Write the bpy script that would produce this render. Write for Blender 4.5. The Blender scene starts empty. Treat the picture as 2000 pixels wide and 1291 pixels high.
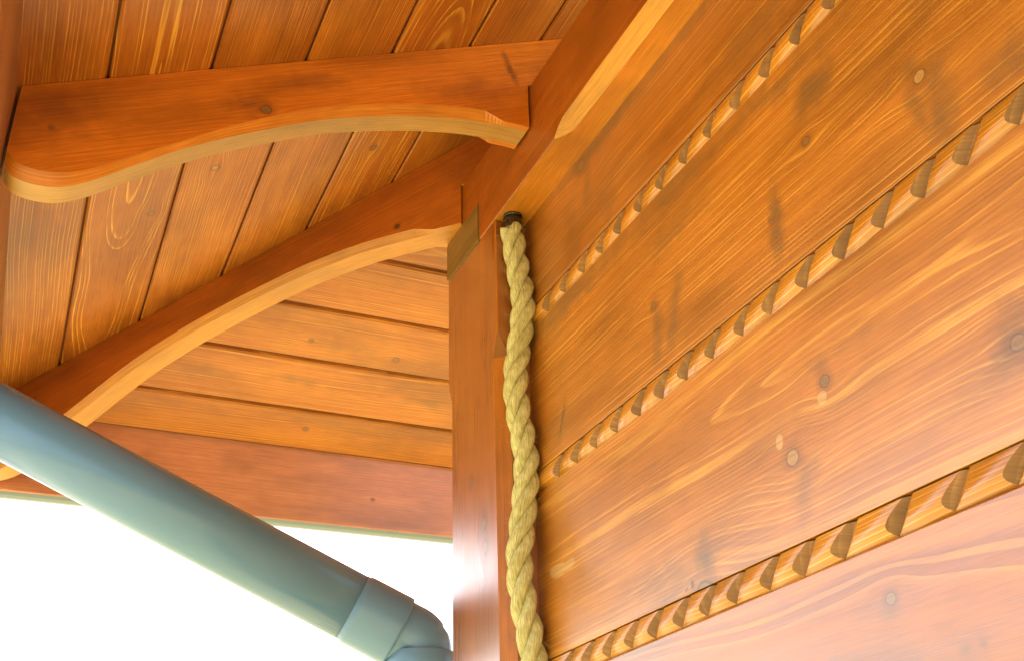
import bpy, math, random
from mathutils import Vector, Matrix
R = math.radians
scene = bpy.context.scene
col = scene.collection

# ------------------------------------------------------------------ camera
cd = bpy.data.cameras.new('camera')
cam = bpy.data.objects.new('camera', cd); col.objects.link(cam)
cd.sensor_width = 36; cd.sensor_fit = 'HORIZONTAL'; cd.lens = 38.576
cd.clip_start = 0.02; cd.clip_end = 4000
right = Vector((0.91554, -0.40129, -0.02753)); up = Vector((-0.16626, -0.43986, 0.88254)); fwd = Vector((0.36626, 0.80342, 0.46943))
cam.matrix_world = Matrix(((right.x, up.x, -fwd.x, -0.4606), (right.y, up.y, -fwd.y, -1.0769), (right.z, up.z, -fwd.z, -0.7047), (0, 0, 0, 1)))
scene.camera = cam

# ------------------------------------------------------------------ sky, sun, exposure
SUN_EL = R(55); SUN_AZ = R(-20)            # azimuth clockwise from +Y
w = bpy.data.worlds.new('World'); scene.world = w; w.use_nodes = True
nt = w.node_tree; nt.nodes.clear()
sk = nt.nodes.new('ShaderNodeTexSky'); sk.sky_type = 'NISHITA'; sk.sun_disc = False
sk.sun_elevation = SUN_EL; sk.sun_rotation = SUN_AZ; sk.air_density = 1.0; sk.dust_density = 5.0; sk.ozone_density = 1.0
bg = nt.nodes.new('ShaderNodeBackground'); bg.inputs['Strength'].default_value = 0.15
wo = nt.nodes.new('ShaderNodeOutputWorld')
nt.links.new(sk.outputs[0], bg.inputs[0]); nt.links.new(bg.outputs[0], wo.inputs[0])
sd = bpy.data.lights.new('sun', 'SUN'); sd.energy = 5.0; sd.angle = R(0.5); sd.color = (1.0, 0.95, 0.86)
sun = bpy.data.objects.new('sun', sd); col.objects.link(sun)
sdir = Vector((math.sin(SUN_AZ) * math.cos(SUN_EL), math.cos(SUN_AZ) * math.cos(SUN_EL), math.sin(SUN_EL)))
sun.rotation_euler = sdir.to_track_quat('Z', 'Y').to_euler(); sun.location = sdir * 20
vs = scene.view_settings
vs.view_transform = 'Standard'; vs.look = 'None'; vs.gamma = 1.0; vs.use_curve_mapping = False; vs.exposure = 2.0
scene.cycles.max_bounces = 5; scene.cycles.diffuse_bounces = 4; scene.cycles.glossy_bounces = 2

# ------------------------------------------------------------------ shader helpers
class S:
    """scalar socket with arithmetic"""
    def __init__(s, T, o): s.T, s.o = T, o
    def _m(s, op, b=None, c=None, clamp=False):
        n = s.T.nodes.new('ShaderNodeMath'); n.operation = op; n.use_clamp = clamp
        for i, v in enumerate((s, b, c)):
            if v is None: continue
            if isinstance(v, S): s.T.links.new(v.o, n.inputs[i])
            else: n.inputs[i].default_value = v
        return S(s.T, n.outputs[0])
    def __add__(s, b): return s._m('ADD', b)
    def __sub__(s, b): return s._m('SUBTRACT', b)
    def __mul__(s, b): return s._m('MULTIPLY', b)
    def __truediv__(s, b): return s._m('DIVIDE', b)
    def sq(s): return s._m('POWER', 2.0)
    def sqrt(s): return s._m('SQRT')
    def fract(s): return s._m('FRACT')
    def step(s, a, b, lo=0.0, hi=1.0):
        n = s.T.nodes.new('ShaderNodeMapRange'); n.interpolation_type = 'SMOOTHSTEP'
        s.T.links.new(s.o, n.inputs[0])
        for i, v in enumerate((a, b, lo, hi)): n.inputs[i + 1].default_value = v
        return S(s.T, n.outputs[0])

def comb(T, x, y, z):
    n = T.nodes.new('ShaderNodeCombineXYZ')
    for i, v in enumerate((x, y, z)):
        if isinstance(v, S): T.links.new(v.o, n.inputs[i])
        else: n.inputs[i].default_value = v
    return n.outputs[0]
def noise(T, vec, scale=1.0, detail=2.0, rough=0.5):
    n = T.nodes.new('ShaderNodeTexNoise'); T.links.new(vec, n.inputs['Vector'])
    n.inputs['Scale'].default_value = scale; n.inputs['Detail'].default_value = detail; n.inputs['Roughness'].default_value = rough
    return S(T, n.outputs[0])
def mix(T, fac, a, b, mode='MIX'):
    n = T.nodes.new('ShaderNodeMix'); n.data_type = 'RGBA'; n.blend_type = mode
    for k, v in ((0, fac), (6, a), (7, b)):
        if isinstance(v, S): T.links.new(v.o, n.inputs[k])
        elif isinstance(v, bpy.types.NodeSocket): T.links.new(v, n.inputs[k])
        else: n.inputs[k].default_value = v if k == 0 else (*v, 1)
    return n.outputs[2]
def ellipse(T, vec, l, t, a, b, ang=0.0):
    m = T.nodes.new('ShaderNodeMapping'); m.vector_type = 'TEXTURE'
    m.inputs['Location'].default_value = (l, t, 0); m.inputs['Rotation'].default_value = (0, 0, ang); m.inputs['Scale'].default_value = (a, b, 1)
    T.links.new(vec, m.inputs['Vector'])
    n = T.nodes.new('ShaderNodeVectorMath'); n.operation = 'LENGTH'; T.links.new(m.outputs[0], n.inputs[0])
    return S(T, n.outputs['Value'])

def new_mat(name):
    m = bpy.data.materials.new(name); m.use_nodes = True
    T = m.node_tree
    return m, T, T.nodes['Principled BSDF']

def n2d(T, x, y, detail=1.0, rough=0.5):
    n = T.nodes.new('ShaderNodeTexNoise'); n.noise_dimensions = '2D'; n.inputs['Scale'].default_value = 1.0
    n.inputs['Detail'].default_value = detail; n.inputs['Roughness'].default_value = rough
    T.links.new(comb(T, x, y, 0.0), n.inputs['Vector']); return S(T, n.outputs[0]) - 0.5
def n1d(T, x, detail=0.0):
    n = T.nodes.new('ShaderNodeTexNoise'); n.noise_dimensions = '1D'; n.inputs['Scale'].default_value = 1.0; n.inputs['Detail'].default_value = detail
    T.links.new(x.o, n.inputs['W']); return S(T, n.outputs[0]) - 0.5

def wood(name, dark, light, line, seed=0, spacing=0.006, t0=0.0, d0=0.02, slope=0.02, wob=0.012, knots=(), smudges=(), spots=(), cracks=(),
         lines=0.75, rough=0.36, spec=0.5, saw=0.26, blotch=0.5, smcol=(0.185, 0.080, 0.018), bump=0.35, coat=0.0, coat_rough=0.20, streak=0.30, patch=0.28, thin=0.12, swap=False):
    """stained softwood; object X runs with the grain, Y across the face, Z into the board (metres)"""
    m, T, P = new_mat(name)
    tc = T.nodes.new('ShaderNodeTexCoord')
    sp = T.nodes.new('ShaderNodeSeparateXYZ'); T.links.new(tc.outputs['Object'], sp.inputs[0])
    l, t, d = (S(T, sp.outputs[i]) for i in range(3))
    if swap: t, d = d, t * 0.05
    flat = comb(T, l, t, 0.0)
    so = seed * 7.31
    tt = t
    for (kl, kt, kr, kind) in knots:                      # the grain flows round each knot
        g = ellipse(T, flat, kl, kt, kr * 5.5, kr * 3.2)
        g = (g.sq() * -1.0)._m('EXPONENT')
        tt = tt - (t - kt) * g * 0.85
    wl = n2d(T, l * 2.4 + so, t * 2.0, 1.0)
    wd = n1d(T, l * 2.0 + so, 1.0)
    wf = n2d(T, l * 14.0 + so, tt * 40.0, 1.0)
    rt = tt - t0 + wl * wob
    rd = d + d0 + l * slope + wd * (wob * 2.5)
    r = (rt.sq() + rd.sq()).sqrt() + wf * 0.0013
    rn = n1d(T, r * 95.0 + so)
    ring = (r / spacing + rn * 1.8).fract()
    ln = ring.step(0.52 + thin, 0.90) * ring.step(0.93, 1.0, 1.0, 0.0)
    edge = tt + d * 0.45
    mid = n2d(T, l * 6.0 + so, edge * 420.0, 2.0, 0.6)
    fade = (mid + n2d(T, l * 9.0 + so, tt * 55.0)).step(-0.28, 0.18, 0.15, 1.0)
    fib = n2d(T, l * 30.0 + so, edge * 1300.0, 1.0)
    big = n2d(T, l * 4.5 + so, tt * 17.0, 3.0, 0.6)
    pat = n2d(T, l * 4.0 - so, t * 14.0, 3.0, 0.55)
    c = mix(T, (big + 0.5).step(0.5 - blotch * 0.5, 0.5 + blotch * 0.5), dark, light)
    c = mix(T, ring * ring.step(0.95, 1.0, 1.0, 0.0) * saw, c, tuple(x * k for x, k in zip(light, (1.25, 1.45, 1.5))))
    c = mix(T, ln * fade * lines, c, line)
    wob2 = n2d(T, l * 45.0 + so, t * 45.0, 2.0)
    fv = (fib * 0.5 + mid * streak + 1.0) * (wob2 * 0.16 + 1.0) * (pat.step(-0.28, 0.12, 1.0 - patch, 1.06))
    hs = T.nodes.new('ShaderNodeHueSaturation'); T.links.new(c, hs.inputs['Color']); T.links.new(fv.o, hs.inputs['Value'])
    c = hs.outputs[0]
    for (sl, st, a, b, ang, k) in smudges:
        e = ellipse(T, flat, sl, st, a, b, R(ang)) + wob2 * 1.3
        c = mix(T, e.step(0.0, 1.35, k * 0.95, 0.0) * ((mid * 2.2 + fib * 1.2 + 1.0)._m('MINIMUM', 1.15)), c, smcol)
    for (kl, kt, kr, kind) in knots:
        e = ellipse(T, flat, kl, kt, kr * 1.1, kr) + wob2 * 0.4
        core = {'dark': (0.10, 0.05, 0.018), 'mid': (0.27, 0.125, 0.035), 'pale': (0.45, 0.22, 0.06)}[kind]
        c = mix(T, e.step(0.85, 2.2, 0.5, 0.0), c, tuple(x * 0.55 for x in dark))
        c = mix(T, e.step(0.84, 1.0, 0.9, 0.0), c, (0.08, 0.038, 0.014))
        c = mix(T, e.step(0.66, 0.90, 1.0, 0.0), c, core)
        c = mix(T, (e * 2.6).fract().step(0.3, 1.0) * e.step(0.5, 0.7, 0.4, 0.0), c, tuple(x * 0.5 for x in core))
    for (sl, st, a, b, ang) in cracks:
        e = ellipse(T, flat, sl, st, a, b, R(ang)) + mid * 0.6
        c = mix(T, e.step(0.5, 1.0, 0.8, 0.0), c, (0.06, 0.022, 0.008))
    for (sl, st, a, b, ang) in spots:
        e = ellipse(T, flat, sl, st, a, b, R(ang)) + wob2 * 1.1
        c = mix(T, e.step(0.80, 1.0, 0.6, 0.0) * (mid * 1.5 + 1.0), c, (0.66, 0.40, 0.16))
    T.links.new(c, P.inputs['Base Color'])
    ro = fib * 0.15 + mid * 0.12 + pat * 0.12 + rough
    T.links.new(ro.o, P.inputs['Roughness'])
    P.inputs['Specular IOR Level'].default_value = spec
    if coat:
        P.inputs['Coat Weight'].default_value = coat; P.inputs['Coat IOR'].default_value = 1.8
        T.links.new((pat * 0.16 + mid * 0.1 + coat_rough).o, P.inputs['Coat Roughness'])
    bm = T.nodes.new('ShaderNodeBump'); bm.inputs['Strength'].default_value = bump; bm.inputs['Distance'].default_value = 0.0006
    h = n2d(T, l * 9.0 + so, (t + d * 0.45) * 420.0, 0.0)
    T.links.new(h.o, bm.inputs['Height']); T.links.new(bm.outputs[0], P.inputs['Normal'])
    return m

def plain(name, colr, rough=0.4, spec=0.5, metallic=0.0, nscale=40.0, namt=0.15, bump=0.0):
    m, T, P = new_mat(name)
    tc = T.nodes.new('ShaderNodeTexCoord')
    n = noise(T, tc.outputs['Object'], nscale, 4.0)
    hs = T.nodes.new('ShaderNodeHueSaturation'); hs.inputs['Color'].default_value = (*colr, 1)
    T.links.new(((n - 0.5) * namt * 2.0 + 1.0).o, hs.inputs['Value'])
    T.links.new(hs.outputs[0], P.inputs['Base Color'])
    T.links.new(((n - 0.5) * 0.2 + rough).o, P.inputs['Roughness'])
    P.inputs['Specular IOR Level'].default_value = spec; P.inputs['Metallic'].default_value = metallic
    if bump:
        b = T.nodes.new('ShaderNodeBump'); b.inputs['Strength'].default_value = bump; b.inputs['Distance'].default_value = 0.001
        T.links.new(n.o, b.inputs['Height']); T.links.new(b.outputs[0], P.inputs['Normal'])
    return m

# ------------------------------------------------------------------ object helpers
def frame(ax, ay, org):
    ax = Vector(ax).normalized(); ay = Vector(ay).normalized(); az = ax.cross(ay)
    return Matrix(((ax.x, ay.x, az.x, org[0]), (ax.y, ay.y, az.y, org[1]), (ax.z, ay.z, az.z, org[2]), (0, 0, 0, 1)))
def obj(name, V, F, mats, parent=None, M=None, mi=None, smooth=False):
    """V in world metres; the object's own axes are M"""
    M = M or Matrix.Identity(4)
    I = M.inverted()
    me = bpy.data.meshes.new(name)
    me.from_pydata([tuple(I @ Vector(v)) for v in V], [], F); me.update()
    for m in (mats if isinstance(mats, (list, tuple)) else [mats]): me.materials.append(m)
    if mi: me.polygons.foreach_set('material_index', mi)
    if smooth: me.polygons.foreach_set('use_smooth', [True] * len(me.polygons))
    o = bpy.data.objects.new(name, me); col.objects.link(o)
    if parent:
        o.parent = parent; o.matrix_basis = parent_mat[parent.name].inverted() @ M
    else: o.matrix_basis = M
    parent_mat[o.name] = M
    return o
parent_mat = {}
def tag(o, label, cat, group=None):
    o['label'] = label; o['category'] = cat
    if group: o['group'] = group
    return o
def thing(name, label, cat, loc, group=None):
    o = bpy.data.objects.new(name, None); col.objects.link(o); o.location = loc
    o.empty_display_size = 0.05
    parent_mat[o.name] = Matrix.Translation(loc)
    return tag(o, label, cat, group)
def loft(rows, caps=True, closed=True):
    """rows of equal length joined to a tube"""
    V = [v for r in rows for v in r]; n = len(rows[0]); F = []
    for i in range(len(rows) - 1):
        for j in range(n if closed else n - 1):
            k = (j + 1) % n
            F.append((i * n + j, i * n + k, (i + 1) * n + k, (i + 1) * n + j))
    if caps:
        F.append(tuple(range(n - 1, -1, -1))); b = (len(rows) - 1) * n; F.append(tuple(range(b, b + n)))
    return V, F
def fix_normals(o):
    import bmesh
    bm = bmesh.new(); bm.from_mesh(o.data); bmesh.ops.recalc_face_normals(bm, faces=bm.faces[:]); bm.to_mesh(o.data); bm.free()
    return o
def chsec(w0, w1, h0, h1, c):
    """rectangle with small chamfers, as 2-D points"""
    return [(w0 + c, h0), (w1 - c, h0), (w1, h0 + c), (w1, h1 - c), (w1 - c, h1), (w0 + c, h1), (w0, h1 - c), (w0, h0 + c)]

# ------------------------------------------------------------------ measured layout (metres; wall face x = 0, beam underside z = 0)
B = 0.0387          # how far post and beam stand proud of the wall
W = 0.1112          # near edge of the post
PITCH = 0.19; K = 0.1361; BEAD = 0.0212
O = 0.5409; SL = 0.4488; Z0 = 0.1939          # overhang, roof slope, soffit height over the wall
ZF = Z0 - SL * O; HF = 0.1126
YR = -0.2200; TR = 0.041
HO = 0.0564
NEAR = -2.6; FAR = 1.7
GROUND = -2.15

DK = (0.42, 0.118, 0.0085); LT = (0.52, 0.160, 0.014); LN = (0.74, 0.36, 0.060)

# ------------------------------------------------------------------ ground
gm, T, P = new_mat('pale_gravel')
tc = T.nodes.new('ShaderNodeTexCoord')
n1 = noise(T, tc.outputs['Object'], 0.6, 4.0); n2 = noise(T, tc.outputs['Object'], 60.0, 3.0)
c = mix(T, n1.step(0.35, 0.65), (0.26, 0.24, 0.105), (0.31, 0.285, 0.14))
c = mix(T, n2.step(0.4, 0.7, 0.0, 0.4), c, (0.22, 0.19, 0.10))
T.links.new(c, P.inputs['Base Color']); P.inputs['Roughness'].default_value = 0.9
g = obj('ground', [(-1500, -1500, GROUND), (1500, -1500, GROUND), (1500, 1500, GROUND), (-1500, 1500, GROUND)], [(0, 1, 2, 3)], gm)
g['kind'] = 'structure'

# ------------------------------------------------------------------ plank wall with carved beads
wall = thing('plank_wall', 'wall of wide varnished orange planks with carved beads in the joints', 'wall', (0, -W, GROUND))
WM = lambda zc: frame((0, 1, 0), (0, 0, 1), (0, 0, zc))
tops = [0.10] + [-K - i * PITCH for i in range(5)]
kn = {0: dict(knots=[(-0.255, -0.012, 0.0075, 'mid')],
              smudges=[(-0.275, -0.006, 0.10, 0.016, 0, 0.75), (-0.45, -0.004, 0.16, 0.013, 0, 0.6), (-0.262, -0.050, 0.010, 0.05, 12, 0.45), (-0.30, -0.085, 0.035, 0.022, 30, 0.5),  # first two: stain run at the beam joint, with corner shade painted in
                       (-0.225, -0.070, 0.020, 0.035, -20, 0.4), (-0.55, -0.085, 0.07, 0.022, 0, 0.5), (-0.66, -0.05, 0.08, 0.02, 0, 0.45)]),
      1: dict(knots=[(-0.6955, -0.247, 0.0055, 'pale'), (-0.587, -0.2195, 0.0038, 'mid'), (-0.366, -0.240, 0.004, 'mid')],
              smudges=[(-0.705, -0.279, 0.014, 0.042, 8, 0.85), (-0.686, -0.262, 0.008, 0.020, -10, 0.7), (-0.690, -0.236, 0.010, 0.012, 0, 0.6), (-0.600, -0.183, 0.026, 0.022, 0, 0.95),
                       (-0.541, -0.262, 0.010, 0.040, 5, 0.85), (-0.398, -0.262, 0.013, 0.040, 22, 0.75), (-0.369, -0.266, 0.010, 0.036, 6, 0.75), (-0.181, -0.272, 0.006, 0.030, 22, 0.55),
                       (-0.757, -0.284, 0.026, 0.018, 0, 0.65), (-0.735, -0.20, 0.05, 0.016, 0, 0.5), (-0.22, -0.150, 0.12, 0.016, 0, 0.7), (-0.44, -0.148, 0.13, 0.012, 0, 0.6), (-0.40, -0.19, 0.035, 0.012, 0, 0.45),
                       (-0.58, -0.155, 0.08, 0.012, 0, 0.55)],
              cracks=[(-0.180, -0.272, 0.0012, 0.022, 28)]),
      2: dict(knots=[(-0.562, -0.3987, 0.0050, 'mid'), (-0.518, -0.4367, 0.0068, 'pale'), (-0.714, -0.444, 0.0055, 'mid'), (-0.396, -0.500, 0.013, 'mid')],
              smudges=[(-0.562, -0.387, 0.014, 0.008, 0, 0.6), (-0.527, -0.460, 0.014, 0.022, 25, 0.6), (-0.404, -0.476, 0.017, 0.026, -15, 0.9), (-0.345, -0.475, 0.05, 0.018, 0, 0.45), (-0.716, -0.436, 0.020, 0.024, 0, 0.8),
                       (-0.70, -0.455, 0.06, 0.012, 0, 0.4), (-0.50, -0.415, 0.06, 0.012, 0, 0.25), (-0.60, -0.385, 0.03, 0.006, 0, 0.35)],
              cracks=[(-0.381, -0.4885, 0.0035, 0.0045, 0), (-0.372, -0.4900, 0.0045, 0.0014, -20)],
              spots=[(-0.5566, -0.409, 0.0048, 0.0055, 0), (-0.5073, -0.421, 0.0052, 0.0065, 15), (-0.160, -0.4172, 0.031, 0.0070, 3)]),
      3: dict(knots=[(-0.585, -0.549, 0.0042, 'mid')], smudges=[(-0.583, -0.556, 0.010, 0.007, 0, 0.5), (-0.632, -0.586, 0.006, 0.005, 0, 0.7), (-0.645, -0.587, 0.004, 0.004, 0, 0.7), (-0.62, -0.560, 0.02, 0.003, 0, 0.3)]),
      4: dict()}
par = {0: dict(spacing=0.0042, t0=-0.30, d0=0.03, slope=0.02, wob=0.006, lines=0.6, patch=0.42), 1: dict(spacing=0.0052, t0=0.24, d0=0.02, slope=0.01, wob=0.006, lines=0.75, patch=0.32),
       2: dict(spacing=0.0062, t0=0.035, d0=0.034, slope=0.02, wob=0.014, lines=0.7), 3: dict(spacing=0.019, t0=0.01, d0=0.012, slope=0.11, wob=0.03, lines=0.2, blotch=0.5, saw=1.0, streak=0.25, patch=0.35),
       4: dict(spacing=0.006, t0=0.02, d0=0.03, slope=0.05)}
pdk = [(0.32, 0.093, 0.005), (0.36, 0.112, 0.006), (0.38, 0.122, 0.008), (0.31, 0.085, 0.008), (0.42, 0.118, 0.0085)]  # upper two planks darkened: eave shade put into their stain colour
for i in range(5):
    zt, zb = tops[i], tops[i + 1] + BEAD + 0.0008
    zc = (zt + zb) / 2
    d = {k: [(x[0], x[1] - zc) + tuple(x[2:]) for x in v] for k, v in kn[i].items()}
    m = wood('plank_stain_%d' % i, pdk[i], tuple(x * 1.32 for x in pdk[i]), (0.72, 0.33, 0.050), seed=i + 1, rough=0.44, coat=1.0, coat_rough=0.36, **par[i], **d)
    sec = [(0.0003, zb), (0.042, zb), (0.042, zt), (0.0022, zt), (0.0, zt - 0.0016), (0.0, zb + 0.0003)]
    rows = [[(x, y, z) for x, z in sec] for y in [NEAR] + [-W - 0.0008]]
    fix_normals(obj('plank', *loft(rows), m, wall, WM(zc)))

bead_m = wood('bead_stain', (0.44, 0.140, 0.011), (0.56, 0.205, 0.018), (0.74, 0.40, 0.07), seed=21, spacing=0.0028, t0=0.03, d0=0.01, slope=0.01, lines=0.8, rough=0.32, coat=0.3)
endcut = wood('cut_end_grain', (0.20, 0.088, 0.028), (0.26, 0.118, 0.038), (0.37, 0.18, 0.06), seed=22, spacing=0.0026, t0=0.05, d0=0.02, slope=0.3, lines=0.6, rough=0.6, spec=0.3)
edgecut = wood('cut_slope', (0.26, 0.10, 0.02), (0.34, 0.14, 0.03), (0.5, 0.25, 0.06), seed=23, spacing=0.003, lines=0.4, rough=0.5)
NOTCH = [[-.1546, -.1970, -.2398, -.2790, -.3157, -.3550, -.3940, -.4345, -.4731, -.5142, -.5550, -.5945],
         [-.4380, -.4791, -.5149, -.5561, -.5968, -.6362, -.6731, -.7090, -.7488],
         [-.3558, -.3922, -.4292, -.4696, -.5069, -.5479, -.5971, -.6430, -.6880], [-.45, -.49, -.53]]
NP = 14
for i in range(4):
    random.seed(40 + i)
    zb = -K - i * PITCH + 0.0006; zt = zb + BEAD - 0.001; zm = (zb + zt) / 2
    ns = sorted(NOTCH[i])
    while ns[-1] < -W - 0.055: ns.append(ns[-1] + 0.0395 + random.uniform(-.0015, .0015))
    while ns[0] > NEAR + 0.1: ns.insert(0, ns[0] - 0.040 + random.uniform(-.002, .002))
    pr = []
    for j in range(NP + 1):
        a = math.pi * j / NP
        zz = zm - math.cos(a) * (zt - zb) / 2
        f = (zz - zb) / (zt - zb)
        pr.append((-0.0026 + (0.0034 * ((f - 0.42) / 0.58) ** 1.6 if f > 0.42 else 0.0075 * ((0.42 - f) / 0.42) ** 2.2), zz))
    cols = []; kinds = []
    def y_at(s, z): return s - 0.80 * (z - zb)
    cols.append([(x, NEAR, z) for x, z in pr])
    for s0 in ns:
        base = 0.0033 + random.uniform(-.0006, .0006); ramp = 1.5 + random.uniform(-.2, .2); face = 1.55 + random.uniform(-.15, .15)
        A, A2, C_, D_ = [], [], [], []
        for x, z in pr:
            hh = max(0.0, base - x)
            y = y_at(s0, z)
            A.append((x, y - ramp * hh - 2e-4, z)); A2.append((x + hh * 0.72, y - ramp * hh * 0.28 - 1e-4, z)); C_.append((x + hh, y, z)); D_.append((x, y + face * hh + 1e-4, z))
        cols += [A, A2, C_, D_]; kinds += [0, 3, 2, 1]
    cols.append([(x, -W - 0.001, z) for x, z in pr]); kinds.append(0)
    V, F = loft(cols, caps=False, closed=False)
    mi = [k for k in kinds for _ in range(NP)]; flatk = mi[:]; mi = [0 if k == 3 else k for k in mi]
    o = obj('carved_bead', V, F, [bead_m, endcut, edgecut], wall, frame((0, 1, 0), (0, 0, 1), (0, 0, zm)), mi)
    o.data.polygons.foreach_set('use_smooth', [k == 0 for k in flatk])
    fix_normals(o)
# tongue behind the beads closes the joints
tm = plain('joint_shadow_wood', (0.10, 0.03, 0.006), 0.7)
for i in range(4):
    zb = -K - i * PITCH
    rows = [[(x, y, z) for x, z in chsec(0.012, 0.036, zb - 0.004, zb + BEAD + 0.006, 0.001)] for y in (NEAR, -W - 0.002)]
    o = fix_normals(obj('joint_tongue', *loft(rows), tm, wall, WM(zb)))

# ------------------------------------------------------------------ corner post
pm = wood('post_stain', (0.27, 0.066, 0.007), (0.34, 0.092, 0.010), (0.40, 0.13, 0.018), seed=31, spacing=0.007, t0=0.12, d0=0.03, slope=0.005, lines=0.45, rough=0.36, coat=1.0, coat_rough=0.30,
          knots=[(-0.289, -0.029, 0.0055, 'mid'), (-0.347, -0.064, 0.007, 'mid'), (-0.372, -0.066, 0.006, 'mid')], smudges=[(-0.36, -0.07, 0.05, 0.014, 0, 0.5), (-0.335, -0.05, 0.06, 0.006, 0, 0.35), (-0.20, -0.02, 0.05, 0.012, 0, 0.3)],
          cracks=[(-0.290, -0.030, 0.007, 0.0012, 25), (-0.346, -0.062, 0.009, 0.0011, -12), (-0.352, -0.067, 0.003, 0.0035, 0), (-0.374, -0.065, 0.008, 0.0011, 15), (-0.380, -0.068, 0.0025, 0.003, 0)])
rows = []
for z, c in [(-0.0015, 0.0012), (-0.146, 0.0012), (-0.152, 0.004), (-0.162, 0.0085), (-0.172, 0.0125), (-0.30, 0.013), (GROUND, 0.013)]:
    x0, x1, y0, y1 = -B + 0.0008, 0.075, -W, B
    rows.append([(x0, y0 + c, z), (x0 + c, y0, z), (x1, y0, z), (x1, y1, z), (x0 + c, y1, z), (x0, y1 - c, z)])
pch = wood('post_edge_skylit', (0.36, 0.098, 0.009), (0.44, 0.13, 0.012), (0.50, 0.17, 0.02), seed=37, spacing=0.005, t0=0.2, d0=0.02, lines=0.3, rough=0.4)  # chamfers lighter than the post: extra sky light put into the colour
pst = plain('chamfer_stop_wood', (0.24, 0.085, 0.016), 0.7, 0.3)
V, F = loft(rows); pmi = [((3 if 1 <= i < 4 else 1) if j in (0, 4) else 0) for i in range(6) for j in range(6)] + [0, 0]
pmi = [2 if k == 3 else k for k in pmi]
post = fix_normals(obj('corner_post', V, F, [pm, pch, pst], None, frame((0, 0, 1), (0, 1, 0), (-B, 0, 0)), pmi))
tag(post, 'upright orange-brown corner post with chamfered edges beside the rope', 'post')

# ------------------------------------------------------------------ top beam and cross beam
bmk = wood('beam_stain', (0.30, 0.068, 0.005), (0.39, 0.100, 0.008), (0.46, 0.14, 0.016), seed=33, spacing=0.006, t0=0.25, d0=0.05, slope=0.01, lines=0.4, rough=0.4,  # beam face darkened: weak side light put into the stain colour
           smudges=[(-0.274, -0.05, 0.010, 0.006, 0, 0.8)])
BH = 0.111; LAP = 0.053; LY = -0.0665
rows = []
for y, c in [(NEAR, 0.0135), (-0.36, 0.0135), (-0.292, 0.0125), (-0.281, 0.008), (-0.271, 0.001), (LY, 0.001)]:
    rows.append([(-B, y, c), (-B + c, y, 0), (0.06, y, 0), (0.06, y, BH), (-B + 0.0015, y, BH), (-B, y, BH - 0.0015)])
V, F = loft(rows)
n = len(V)
bmi = []
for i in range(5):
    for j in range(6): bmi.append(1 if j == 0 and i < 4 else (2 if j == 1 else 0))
r2 = [[(-B, y, LAP), (0.06, y, LAP), (0.06, y, BH), (-B + 0.0015, y, BH), (-B, y, BH - 0.0015)] for y in (LY + 0.0002, B)]
V2, F2 = loft(r2); V += V2; F += [tuple(k + n for k in f) for f in F2]
bmi += [0] * (len(F) - len(bmi))
bch = wood('beam_edge_stain_lit', (0.52, 0.200, 0.008), (0.60, 0.245, 0.011), (0.66, 0.30, 0.024), seed=35, spacing=0.004, t0=0.5, d0=0.02, lines=0.4, rough=0.4)  # routed chamfer: lighter stain plus reflected ground light painted into it
bbt = wood('beam_underside_lit', (0.46, 0.135, 0.008), (0.56, 0.185, 0.012), (0.62, 0.24, 0.02), seed=36, spacing=0.005, t0=0.5, d0=0.02, lines=0.4, rough=0.4)  # same beam, lighter below: ground bounce painted into the colour
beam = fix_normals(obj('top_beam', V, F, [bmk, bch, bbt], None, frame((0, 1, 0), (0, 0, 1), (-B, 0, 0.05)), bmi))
tag(beam, 'horizontal red-brown beam with chamfered lower edge running along the top of the wall', 'beam')
eg = wood('beam_end_grain', (0.21, 0.105, 0.020), (0.27, 0.14, 0.028), (0.34, 0.18, 0.04), seed=34, spacing=0.004, t0=0.04, d0=0.09, slope=0.0, lines=0.4, rough=0.55)
V, F = loft([[(x, y, z) for y, z in chsec(LY + 0.0022, B - 0.0005, 0.0, LAP - 0.0022, 0.001)] for x in (-B - 0.0012, FAR)])
cb = fix_normals(obj('cross_beam', V, F, eg, None, frame((0, 1, 0), (0, 0, 1), (-B, 0, 0.02))))
tag(cb, 'olive-brown sawn end of the cross beam lapped on top of the post', 'beam')

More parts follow.
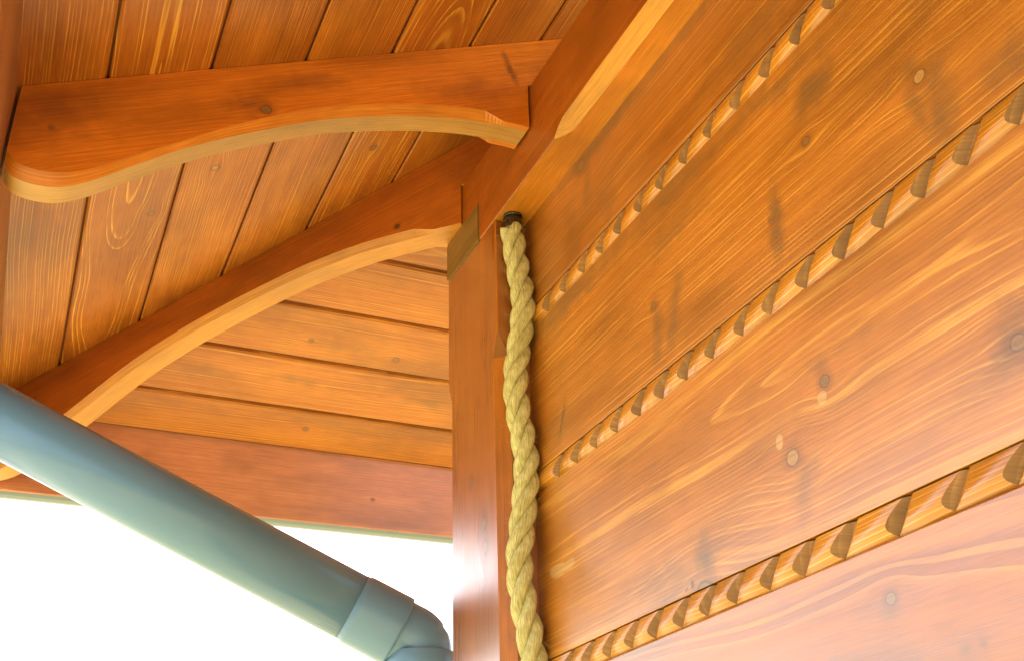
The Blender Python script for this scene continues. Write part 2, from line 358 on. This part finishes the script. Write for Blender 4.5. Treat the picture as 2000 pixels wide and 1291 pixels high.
# ------------------------------------------------------------------ rafters
def smooth_curve(pts, n=64):
    """monotone-ish Catmull-Rom through (u, z)"""
    out = []
    for i in range(len(pts) - 1):
        p0 = pts[max(i - 1, 0)]; p1 = pts[i]; p2 = pts[i + 1]; p3 = pts[min(i + 2, len(pts) - 1)]
        for k in range(12):
            t = k / 12
            out.append(tuple(0.5 * (2 * p1[q] + (p2[q] - p0[q]) * t + (2 * p0[q] - 5 * p1[q] + 4 * p2[q] - p3[q]) * t * t + (3 * p1[q] - p0[q] - 3 * p2[q] + p3[q]) * t ** 3) for q in (0, 1)))
    out.append(pts[-1]); return out
def shaped(name, bottom, seat, top_at, at, T_, cham, mat, M, c0=0.012):
    """a rafter tail: bottom curve (u, z) from the eave to the beam, then a step up onto the beam; at(u, w) gives x, y"""
    cv = smooth_curve(bottom)
    L = cv + [(cv[-1][0] + 0.0002, seat), (0.14, seat)]
    rows = []
    for wv, f in ((0.0, 1.0), (c0, 0.0), (T_ - c0, 0.0), (T_, 1.0)):
        bot = []
        for i, (u, z) in enumerate(L):
            cc = cham(u) * f if i < len(cv) else 0
            bot.append((*at(u, wv), z + cc))
        rows.append(bot)
    V, F, mi = [], [], []
    n = len(L)
    for r in rows: V += r
    for wv in (0.0, T_):
        for (u, z) in L: V.append((*at(u, wv), top_at(u, wv)))
    for k in range(3):
        for i in range(n - 1):
            F.append((k * n + i, k * n + i + 1, (k + 1) * n + i + 1, (k + 1) * n + i)); mi.append(2 if k == 1 else 1)
    for i in range(n - 1):
        F.append((4 * n + i, 4 * n + i + 1, i + 1, i)); F.append((3 * n + i, 3 * n + i + 1, 5 * n + i + 1, 5 * n + i))
        F.append((5 * n + i, 5 * n + i + 1, 4 * n + i + 1, 4 * n + i))
    F.append((4 * n, 0, n, 2 * n, 3 * n, 5 * n)); F.append((5 * n - 1, 6 * n - 1, 4 * n - 1, 3 * n - 1, 2 * n - 1, n - 1))
    mi += [0] * (len(F) - len(mi))
    return fix_normals(obj(name, V, F, mat, None, M, mi))
def cham1(u):
    f = min(1.0, max(0.0, (-0.072 - u) / 0.022)); return 0.0105 * (0.45 + 0.55 * min(1, abs(u + 0.40) / 0.09)) * f
rm = wood('rafter_stain', (0.54, 0.130, 0.007), (0.67, 0.180, 0.011), (0.72, 0.24, 0.022), seed=41, spacing=0.005, t0=0.5, d0=0.02, slope=0.0, wob=0.010, lines=0.22, rough=0.38, bump=0.4, patch=0.32,
          knots=[(-0.355, 0.002, 0.0056, 'mid'), (-0.553, 0.008, 0.002, 'mid')], smudges=[(-0.368, 0.010, 0.024, 0.014, 0, 0.7), (-0.0595, 0.019, 0.005, 0.026, -3, 0.85), (-0.55, 0.02, 0.06, 0.03, 0, 0.45), (-0.30, 0.03, 0.05, 0.01, 0, 0.4), (-0.13, 0.0, 0.05, 0.02, 0, 0.35)], smcol=(0.17, 0.045, 0.010))
r1c = wood('rafter_edge_stain', (0.50, 0.135, 0.009), (0.60, 0.19, 0.012), (0.66, 0.26, 0.025), seed=45, swap=True, spacing=0.004, t0=0.5, d0=0.02, lines=0.4, rough=0.4)
r1u = wood('rafter_sawn_underside', (0.33, 0.155, 0.028), (0.44, 0.21, 0.042), (0.52, 0.28, 0.07), seed=46, swap=True, spacing=0.0035, t0=0.5, d0=0.02, lines=0.5, rough=0.5)
hic = wood('hip_edge_stain_lit', (0.46, 0.155, 0.012), (0.54, 0.20, 0.016), (0.62, 0.27, 0.035), seed=47, swap=True, spacing=0.004, t0=0.5, d0=0.02, lines=0.4, rough=0.4)  # hip chamfer: lighter routed stain with reflected light added to its colour
hiu = wood('hip_sawn_underside', (0.42, 0.155, 0.014), (0.52, 0.205, 0.020), (0.60, 0.27, 0.04), seed=48, swap=True, spacing=0.0035, t0=0.5, d0=0.02, lines=0.5, rough=0.45)
ang = math.atan(SL)
RM = frame((math.cos(ang), 0, math.sin(ang)), (-math.sin(ang), 0, math.cos(ang)), (0, YR, Z0 - 0.06))
bot1 = [(-0.5378, -0.1290), (-0.529, -0.1385), (-0.5105, -0.1422), (-0.4884, -0.1385), (-0.464, -0.1240), (-0.442, -0.1065), (-0.4208, -0.0905), (-0.3987, -0.0740), (-0.36, -0.0490),
        (-0.318, -0.0255), (-0.275, -0.0030), (-0.2295, 0.0155), (-0.1747, 0.0330), (-0.117, 0.0460), (-0.0665, 0.0515), (-B - 0.0028, 0.0515)]
r1 = shaped('scroll_rafter', bot1, BH + 0.001, lambda u, wv: Z0 + SL * u - 0.0005, lambda u, wv: (u, YR + wv), TR, cham1, [rm, r1c, r1u], RM, c0=0.0075)
tag(r1, 'upper curved rafter tail with rounded scroll end reaching out to the left edge', 'rafter', 'curved rafters under the eaves')

hm = wood('hip_stain', (0.35, 0.080, 0.006), (0.45, 0.115, 0.009), (0.52, 0.16, 0.02), seed=43, spacing=0.0045, t0=0.5, d0=0.02, slope=0.0, wob=0.010, lines=0.25, rough=0.4, bump=0.4, patch=0.32,
          knots=[(-0.118, -0.016, 0.0036, 'dark')], smudges=[(-0.02, 0.02, 0.03, 0.03, 0, 0.4), (-0.30, 0.02, 0.06, 0.012, 0, 0.4)], smcol=(0.17, 0.045, 0.010))
hs_ = 0.5 ** 0.5
HM = frame((hs_, -hs_, SL * hs_), (-SL, SL, 2.0), (-HO / 2, -HO / 2, Z0 - 0.07))
TH = 0.046
bot2 = [(-0.555, -0.1350), (-0.545, -0.1480), (-0.525, -0.1560), (-0.495, -0.1530), (-0.46, -0.1310), (-0.4172, -0.0975), (-0.385, -0.0700), (-0.3503, -0.0430), (-0.3061, -0.0160), (-0.2650, 0.0040),
        (-0.2259, 0.0205), (-0.1809, 0.0370), (-0.1477, 0.0455), (-0.1100, 0.0520), (-0.060, 0.0545), (-0.0135, 0.0545)]
def cham2(u):
    f = min(1.0, max(0.0, (-0.040 - u) / 0.02)); return 0.0085 * f
def hip_at(u, wv):
    k = (-HO + wv * 1.4142) / 2
    return (u + k, -u + k)
def hip_top(u, wv):
    x, y = hip_at(u, wv)
    return min(Z0 + SL * x, Z0 - SL * y) - 0.0005
r2_ = shaped('hip_rafter', bot2, BH + 0.001, hip_top, hip_at, TH, cham2, [hm, hic, hiu], HM, c0=0.0085)
tag(r2_, 'lower curved hip rafter running diagonally from the post top out to the eave corner', 'rafter', 'curved rafters under the eaves')

# ------------------------------------------------------------------ soffits
def board_stains():
    out = []
    specs = [dict(spacing=0.0042, t0=0.20, d0=0.02, slope=0.0, lines=0.75), dict(spacing=0.0075, t0=0.004, d0=0.018, slope=0.060, wob=0.020, lines=1.0, patch=0.15, blotch=0.8),
             dict(spacing=0.0030, t0=0.25, d0=0.02, slope=0.01, lines=0.55), dict(spacing=0.0030, t0=-0.22, d0=0.02, slope=0.01, lines=0.6),
             dict(spacing=0.0065, t0=-0.008, d0=0.016, slope=-0.06, wob=0.022, lines=0.95, patch=0.15, blotch=0.8), dict(spacing=0.0040, t0=0.16, d0=0.01, slope=0.01, lines=0.5),
             dict(spacing=0.0040, t0=0.1, d0=0.02, slope=0.01, lines=0.6)]
    kk = [[], [(0.039, -0.026, 0.004, 'mid'), (-0.112, 0.02, 0.003, 'mid')], [(-0.040, 0.012, 0.004, 'pale')], [], [(-0.037, 0.01, 0.004, 'mid')], [], []]
    for i, s in enumerate(specs):
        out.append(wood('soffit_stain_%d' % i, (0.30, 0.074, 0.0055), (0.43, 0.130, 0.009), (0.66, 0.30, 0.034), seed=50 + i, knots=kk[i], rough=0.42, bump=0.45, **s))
    return out
st = board_stains()
slen = math.sqrt(1 + SL * SL)
E1 = [-O - 0.004, -0.470, -0.380, -0.2895, -0.199, -0.110, -0.0215, 0.070]
sof1 = thing('soffit', 'slatted eave underside above the curved rafters, its boards running parallel to the plank wall', 'soffit', (-0.3, -0.5, Z0))
TB = 0.009
def board(a, b_, side, mat, parent):
    G, ch = (0.0012, 0.0020) if side == 1 else (0.0030, 0.0020)
    prof = [(a + G, TB), (a + G, ch), (a + G + ch, 0), (b_ - G - ch, 0), (b_ - G, ch), (b_ - G, TB)]       # (outward coordinate, height over the face)
    rows = []
    for end in (0, 1):
        row = []
        for u, h in prof:
            z = Z0 + SL * u + h
            if side == 1:
                row.append((u, NEAR if end == 0 else -u - 0.026, z))
            else:
                row.append((u + 0.004 if end == 0 else FAR, -u, z))
        rows.append(row)
    c = (a + b_) / 2
    if side == 1: M = frame((0, 1, 0), (-1, 0, -SL), (c, 0, Z0 + SL * c))
    else: M = frame((1, 0, 0), (0, 1, -SL), (0, -c, Z0 + SL * c))
    return fix_normals(obj('board', *loft(rows), mat, parent, M))
for i in range(len(E1) - 1): board(E1[i], E1[i + 1], 1, st[i], sof1)
sof2 = thing('soffit', 'sunlit-looking eave underside left of the post, its boards running crosswise to the wall', 'soffit', (0.2, 0.35, Z0))
sof2['label'] = 'eave underside just left of the post, boards crosswise below the diagonal hip rafter'
E2 = [-O + 0.004, -0.461, -0.370, -0.2825, -0.190, -0.098, -0.01, 0.08]
order = [3, 5, 2, 3, 0, 6, 2]
def soffit2_stain(i):
    sm = [[], [(-0.27, 0.0, 0.05, 0.014, 0, 0.35), (-0.138, -0.01, 0.05, 0.010, 0, 0.45), (0.074, 0.0, 0.02, 0.012, 30, 0.4)], [(-0.10, 0.01, 0.06, 0.014, 0, 0.35)], [], [], [], []][i]
    kk = [[(-0.103, -0.005, 0.0035, 'mid')], [], [(-0.007, 0.02, 0.004, 'mid'), (-0.139, 0.01, 0.003, 'mid')], [], [], [], []][i]
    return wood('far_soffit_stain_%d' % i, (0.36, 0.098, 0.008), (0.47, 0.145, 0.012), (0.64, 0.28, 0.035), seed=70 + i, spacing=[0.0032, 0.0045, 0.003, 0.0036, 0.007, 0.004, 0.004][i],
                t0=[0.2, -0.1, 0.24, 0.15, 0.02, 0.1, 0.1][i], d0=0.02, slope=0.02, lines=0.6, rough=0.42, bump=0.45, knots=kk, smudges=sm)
for i in range(len(E2) - 1): board(E2[i], E2[i + 1], 2, soffit2_stain(i), sof2)
dm = plain('deck_wood', (0.16, 0.045, 0.008), 0.7)
def deck(side, parent):
    t0_, t1 = TB - 0.003, TB + 0.05
    rows = []
    for end in (0, 1):
        row = []
        for u, h in [(-O - 0.03, t0_), (0.30, t0_), (0.30, t1), (-O - 0.03, t1)]:
            z = Z0 + SL * u + h
            row.append((u, NEAR if end == 0 else -u, z) if side == 1 else (u if end == 0 else FAR, -u, z))
        rows.append(row)
    return fix_normals(obj('deck', *loft(rows), dm, parent, Matrix.Translation((0, 0, Z0))))
deck(1, sof1); deck(2, sof2)

# ------------------------------------------------------------------ fascia boards
fm = wood('fascia_stain_hazed', (0.50, 0.165, 0.075), (0.60, 0.215, 0.100), (0.64, 0.26, 0.13), seed=81, spacing=0.005, t0=0.2, d0=0.02, slope=0.0, lines=0.4, rough=0.42, coat=1.0, coat_rough=0.35,  # pale pink of glare haze mixed into the brown stain
          knots=[(0.023, -0.0135, 0.0030, 'mid')], smudges=[(-0.326, 0.02, 0.02, 0.012, 40, 0.3), (-0.19, 0.02, 0.03, 0.02, 0, 0.3), (0.06, -0.05, 0.012, 0.01, 0, 0.25)], smcol=(0.27, 0.09, 0.04))
zt, zb = ZF + 0.045, ZF - HF; zc = ZF - 0.0505
V, F = loft([[(x, y, z) for y, z in [(O, zb + 0.0022), (O + 0.0012, zb), (O + 0.020, zb + 0.015), (O + 0.020, zt), (O, zt)]] for x in (-O, FAR)])
f2 = fix_normals(obj('fascia_board', V, F, fm, None, frame((1, 0, 0), (0, 0, 1), (0, O, zc))))
tag(f2, 'pinkish-brown fascia board closing the far eave above the open sky', 'fascia board')
fm1 = wood('side_fascia_stain', (0.33, 0.12, 0.035), (0.40, 0.16, 0.05), (0.5, 0.22, 0.07), seed=82, spacing=0.005, t0=0.2, d0=0.02, slope=0.0, lines=0.4, rough=0.45)
V, F = loft([[(x, y, z) for x, z in [(-O, zb + 0.0022), (-O - 0.0012, zb), (-O - 0.020, zb + 0.015), (-O - 0.020, zt), (-O, zt)]] for y in (NEAR, O + 0.022)])
f1 = fix_normals(obj('fascia_board', V, F, fm1, None, frame((0, 1, 0), (0, 0, 1), (-O, 0, zc))))
tag(f1, 'brown fascia board at the left edge beyond the scroll end of the upper rafter', 'fascia board')

# ------------------------------------------------------------------ gutter
pv = plain('grey_pvc', (0.125, 0.155, 0.165), 0.30, 0.5, nscale=3.0, namt=0.10)
gut = thing('rain_gutter', 'thin grey-green rain gutter peeking out below the far fascia board', 'gutter', (0, O + 0.08, -0.145))
def channel(p0, p1, side, parent):
    ax = (Vector(p1) - Vector(p0)).normalized(); rows = []
    for p in (p0, p1):
        row = []
        for rr, rng in ((0.052, range(0, 17)), (0.0495, range(16, -1, -1))):
            for k in rng:
                a = math.pi + math.pi * k / 16
                row.append(Vector(p) + Vector(side) * (rr * math.cos(a)) + Vector((0, 0, rr * math.sin(a))))
        rows.append([tuple(v) for v in row])
    return fix_normals(obj('channel', *loft(rows), pv, parent, Matrix.Translation(p0), smooth=False))
channel((-O - 0.14, O + 0.077, -0.0935), (FAR, O + 0.077, -0.0935), (0, 1, 0), gut)
channel((-O - 0.077, NEAR, -0.0935), (-O - 0.077, O + 0.14, -0.0935), (1, 0, 0), gut)

# ------------------------------------------------------------------ drain pipe
pp, T, P = new_mat('drain_pvc')
tc = T.nodes.new('ShaderNodeTexCoord')
n1 = noise(T, tc.outputs['Object'], 9.0, 4.0, 0.6); n2 = noise(T, tc.outputs['Object'], 160.0, 3.0, 0.7)
mp = T.nodes.new('ShaderNodeMapping'); mp.inputs['Scale'].default_value = (14, 90, 30); T.links.new(tc.outputs['Object'], mp.inputs['Vector'])
n3 = noise(T, mp.outputs[0], 1.0, 3.0, 0.6)
c = mix(T, n1.step(0.2, 0.8), (0.122, 0.232, 0.365), (0.140, 0.250, 0.380))  # darker plastic, paled by glare haze mixed into its colour
c = mix(T, n3.step(0.35, 0.85, 0.0, 0.10), c, (0.24, 0.32, 0.40))
c = mix(T, n2.step(0.70, 0.76, 0.0, 0.25), c, (0.34, 0.36, 0.36))
T.links.new(c, P.inputs['Base Color']); T.links.new(((n1 - 0.5) * 0.06 + (n3 - 0.5) * 0.06 + 0.24).o, P.inputs['Roughness'])
def tube(path, rad, n=40, cap=True, inner=None):
    rows = []
    N0 = Vector((0.1, 0.9, 0.3))
    for i, p in enumerate(path):
        t = (path[min(i + 1, len(path) - 1)] - path[max(i - 1, 0)]).normalized()
        a = (N0 - t * N0.dot(t)).normalized(); b = t.cross(a)
        r = rad[i] if isinstance(rad, list) else rad
        rows.append([tuple(p + (a * math.cos(6.28318530718 * k / n) + b * math.sin(6.28318530718 * k / n)) * r) for k in range(n)])
    return loft(rows, caps=cap)
PA = Vector((-0.5171, 0.150, -0.2151)); PB = Vector((-0.0470, 0.105, -0.4335))
pd = (PB - PA).normalized()
PR = 0.0372
def sh(o):
    for f in o.data.polygons: f.use_smooth = len(f.vertices) == 4
    return o
pipe = thing('drain_pipe', 'blue-grey plastic drain pipe sloping down across the lower left to an elbow', 'drain pipe', (PB.x, PB.y, GROUND))
I4 = Matrix.Translation
P0 = PA - pd * 0.118                                  # upper bend below the gutter outlet
arc = []
for k in range(9):
    t = k / 8; q0 = P0 + Vector((0, 0, 0.075)); q1 = P0; q2 = P0 + pd * 0.075
    arc.append(q0 * (1 - t) ** 2 + q1 * 2 * t * (1 - t) + q2 * t * t)
sh(fix_normals(obj('upper_bend', *tube(arc, PR + 0.0015), pp, pipe, I4(P0), smooth=True)))
S0 = PA + pd * 0.438; S1 = S0 + pd * 0.054
sh(fix_normals(obj('sloping_pipe', *tube([P0 + pd * 0.07, S0 + pd * 0.01], PR), pp, pipe, I4(PA))))
sh(fix_normals(obj('coupling', *tube([S0 - pd * 0.004, S0, S0 + pd * 0.0005, S0 + pd * 0.004, S1 - pd * 0.003, S1, S1 + pd * 0.0005], [PR + 0.0002, PR + 0.0004, PR + 0.0012, PR + 0.0019, PR + 0.0022, PR + 0.0020, PR - 0.001]), pp, pipe, I4(S0))))
el = [S1 - pd * 0.01, S1 + pd * 0.001]
e0 = S1 + pd * 0.002; dn = Vector((0, 0, -1)); ev = PB + pd * 0.0
for k in range(11):
    t = k / 10; q0 = ev - pd * 0.011; q2 = ev + dn * 0.013
    el.append(q0 * (1 - t) ** 2 + ev * 2 * t * (1 - t) + q2 * t * t)
el.append(ev + dn * 0.05)
eV, eF = tube(el, PR - 0.0012)
mm = (pd + dn).normalized(); nr = len(el); fixed = []
for k, v in enumerate(eV):                              # mitre: nothing crosses the bisecting plane, so the throat is a clean crease
    i = k // 40; v = Vector(v); h = (v - ev).dot(mm)
    if i < 2 + 5.5 and h > 0: v -= pd * (h / pd.dot(mm))
    elif i > 2 + 5.5 - 1 and h < 0: v += dn * (-h / dn.dot(mm))
    fixed.append(tuple(v))
sh(fix_normals(obj('elbow', fixed, eF, pp, pipe, I4(ev))))
q = ev + dn * 0.012
sh(fix_normals(obj('socket', *tube([q, q + dn * 0.0005, q + dn * 0.002, q + dn * 0.05, q + dn * 0.0505], [PR - 0.001, PR + 0.0022, PR + 0.003, PR + 0.003, PR - 0.001]), pp, pipe, I4(q))))
sh(fix_normals(obj('downpipe', *tube([q + dn * 0.045, Vector((ev.x, ev.y, GROUND))], PR), pp, pipe, I4(q))))

# ------------------------------------------------------------------ rope and its ferrule
RP = [(-0.0215, -0.1245, 0.004), (-0.0224, -0.1245, -0.0184), (-0.0170, -0.1245, -0.0682), (-0.0140, -0.1290, -0.1162), (-0.0173, -0.1245, -0.1586), (-0.0226, -0.1245, -0.1915), (-0.0239, -0.1245, -0.2234),
      (-0.0205, -0.1245, -0.2532), (-0.0150, -0.1245, -0.2927), (-0.0163, -0.1245, -0.3222), (-0.0210, -0.1245, -0.3602), (-0.0259, -0.1245, -0.3970), (-0.0254, -0.1245, -0.4231),
      (-0.0220, -0.1245, -0.4490), (-0.0176, -0.1245, -0.4738), (-0.0150, -0.1245, -0.4962), (-0.0160, -0.1250, -0.54), (-0.022, -0.1245, -0.60), (-0.017, -0.1245, -0.68), (-0.021, -0.1245, -0.78),
      (-0.017, -0.1245, -0.95), (-0.021, -0.1245, -1.15), (-0.018, -0.1245, -1.35)]
rope_m, T, P = new_mat('jute')
tc = T.nodes.new('ShaderNodeTexCoord')
n1 = noise(T, tc.outputs['Object'], 120.0, 2.0)
ya = T.nodes.new('ShaderNodeAttribute'); ya.attribute_name = 'yarn'
n2 = noise(T, ya.outputs['Vector'], 1.6, 3.0, 0.65)
c = mix(T, n1.step(0.3, 0.7), (0.56, 0.49, 0.21), (0.72, 0.65, 0.32))
c = mix(T, n2.step(0.42, 0.68, 0.0, 0.75), c, (0.26, 0.19, 0.05))
T.links.new(c, P.inputs['Base Color']); P.inputs['Roughness'].default_value = 0.8; P.inputs['Specular IOR Level'].default_value = 0.25
bm = T.nodes.new('ShaderNodeBump'); bm.inputs['Strength'].default_value = 0.8; bm.inputs['Distance'].default_value = 0.0012
T.links.new(n2.o, bm.inputs['Height']); T.links.new(bm.outputs[0], P.inputs['Normal'])
rope = thing('rope', 'thick twisted straw-coloured jute rope hanging between post and plank wall', 'rope', RP[-1])
def rope_at(z):
    for i in range(len(RP) - 1):
        a, b = RP[i], RP[i + 1]
        if a[2] >= z >= b[2]:
            p0 = RP[max(i - 1, 0)]; p3 = RP[min(i + 2, len(RP) - 1)]
            t = (a[2] - z) / (a[2] - b[2])
            f = lambda q: 0.5 * (2 * a[q] + (b[q] - p0[q]) * t + (2 * p0[q] - 5 * a[q] + 4 * b[q] - p3[q]) * t * t + (3 * a[q] - p0[q] - 3 * b[q] + p3[q]) * t ** 3)
            return Vector((f(0), f(1), z))
    return Vector(RP[-1])
LAY = 0.086; RH = 0.0072; RS = 0.0064
def strand_c(ph, z):
    a = 2 * math.pi * z / LAY + ph
    return rope_at(z) + Vector((math.cos(a), math.sin(a), 0)) * RH
random.seed(5)
NS = 32; YT = -60.0
for sI in range(3):
    ph = sI * 2.0944; rows = []; yz = []; z = -0.0165; k = 0
    while z > -1.30:
        c0 = strand_c(ph, z); t = (strand_c(ph, z - 0.002) - c0).normalized()
        a = (Vector((1, 0, 0)) - t * t.x).normalized(); b = t.cross(a)
        row = []
        for j in range(NS):
            th = 2 * math.pi * j / NS
            rr = RS * (1 + 0.07 * abs(math.sin(4 * (th + z * YT))) - 0.035 + 0.02 * math.sin(th * 3 + z * 260 + sI))
            row.append(tuple(c0 + (a * math.cos(th) + b * math.sin(th)) * rr))
        rows.append(row); yz.append(z); z -= 0.0016 if z > -0.6 else 0.004
    so_ = obj('strand', *loft(rows), rope_m, rope, Matrix.Translation(rope_at(0.0)), smooth=True)
    at = so_.data.attributes.new('yarn', 'FLOAT_VECTOR', 'POINT')
    vals = []
    for z in yz:
        for j in range(NS):
            f = 2 * math.pi * j / NS + z * YT
            vals += [math.cos(f) * 5.0 + sI * 9, math.sin(f) * 5.0, z * 70.0]
    at.data.foreach_set('vector', vals)
fz = plain('jute_fuzz', (0.58, 0.49, 0.20), 0.8, 0.2)
V, F = [], []
for k in range(1500):
    z = -random.uniform(0.018, 0.62); ph = random.choice((0, 2.0944, 4.18879))
    c0 = strand_c(ph, z); a = random.uniform(0, 6.283)
    out = Vector((math.cos(a), math.sin(a), random.uniform(-0.6, 0.6))).normalized()
    p = c0 + out * (RS * 0.9); L = random.uniform(0.003, 0.008) * (1.8 if random.random() < 0.10 else 1.0); rr = 0.00011
    dv = (out * random.uniform(0.25, 0.8) + Vector((random.uniform(-1, 1), random.uniform(-1, 1), random.uniform(-1.2, 0.6)))).normalized()
    bend = Vector((random.uniform(-1, 1), random.uniform(-1, 1), random.uniform(-1, 1))) * 0.35
    b0 = len(V)
    for s in range(4):
        q = p + dv * (L * s / 3) + bend * (L * (s / 3) ** 2)
        r_ = rr * (1 - 0.2 * s)
        for m_ in range(3):
            V.append((q.x + r_ * math.cos(2.1 * m_), q.y + r_ * math.sin(2.1 * m_), q.z + r_ * 0.5 * (m_ - 1)))
    for s in range(3):
        for m_ in range(3):
            n_ = (m_ + 1) % 3
            F.append((b0 + s * 3 + m_, b0 + s * 3 + n_, b0 + s * 3 + 3 + n_, b0 + s * 3 + 3 + m_))
fo = obj('loose_fibres', V, F, fz, rope, Matrix.Translation(rope_at(0.0))); fo['kind'] = 'stuff'
mt = plain('dark_steel', (0.10, 0.095, 0.075), 0.28, 0.5, metallic=0.9, nscale=200, namt=0.3)
ferr = thing('metal_ferrule', 'small dark metal ferrule holding the rope top under the beam', 'ferrule', (-0.0215, -0.1245, -0.010))
c0 = Vector((-0.0218, -0.1250, 0))
sh(fix_normals(obj('sleeve', *tube([c0 + Vector((0, 0, z)) for z in (-0.0195, -0.0192, -0.0182, -0.0035, -0.003)], [0.0085, 0.0102, 0.0107, 0.0107, 0.0098], 28), mt, ferr, I4(c0))))
sh(fix_normals(obj('flange', *tube([c0 + Vector((0, 0, z)) for z in (-0.0032, -0.0028, -0.0006, -0.0003)], [0.0106, 0.0112, 0.0112, 0.0106], 28), mt, ferr, I4(c0))))
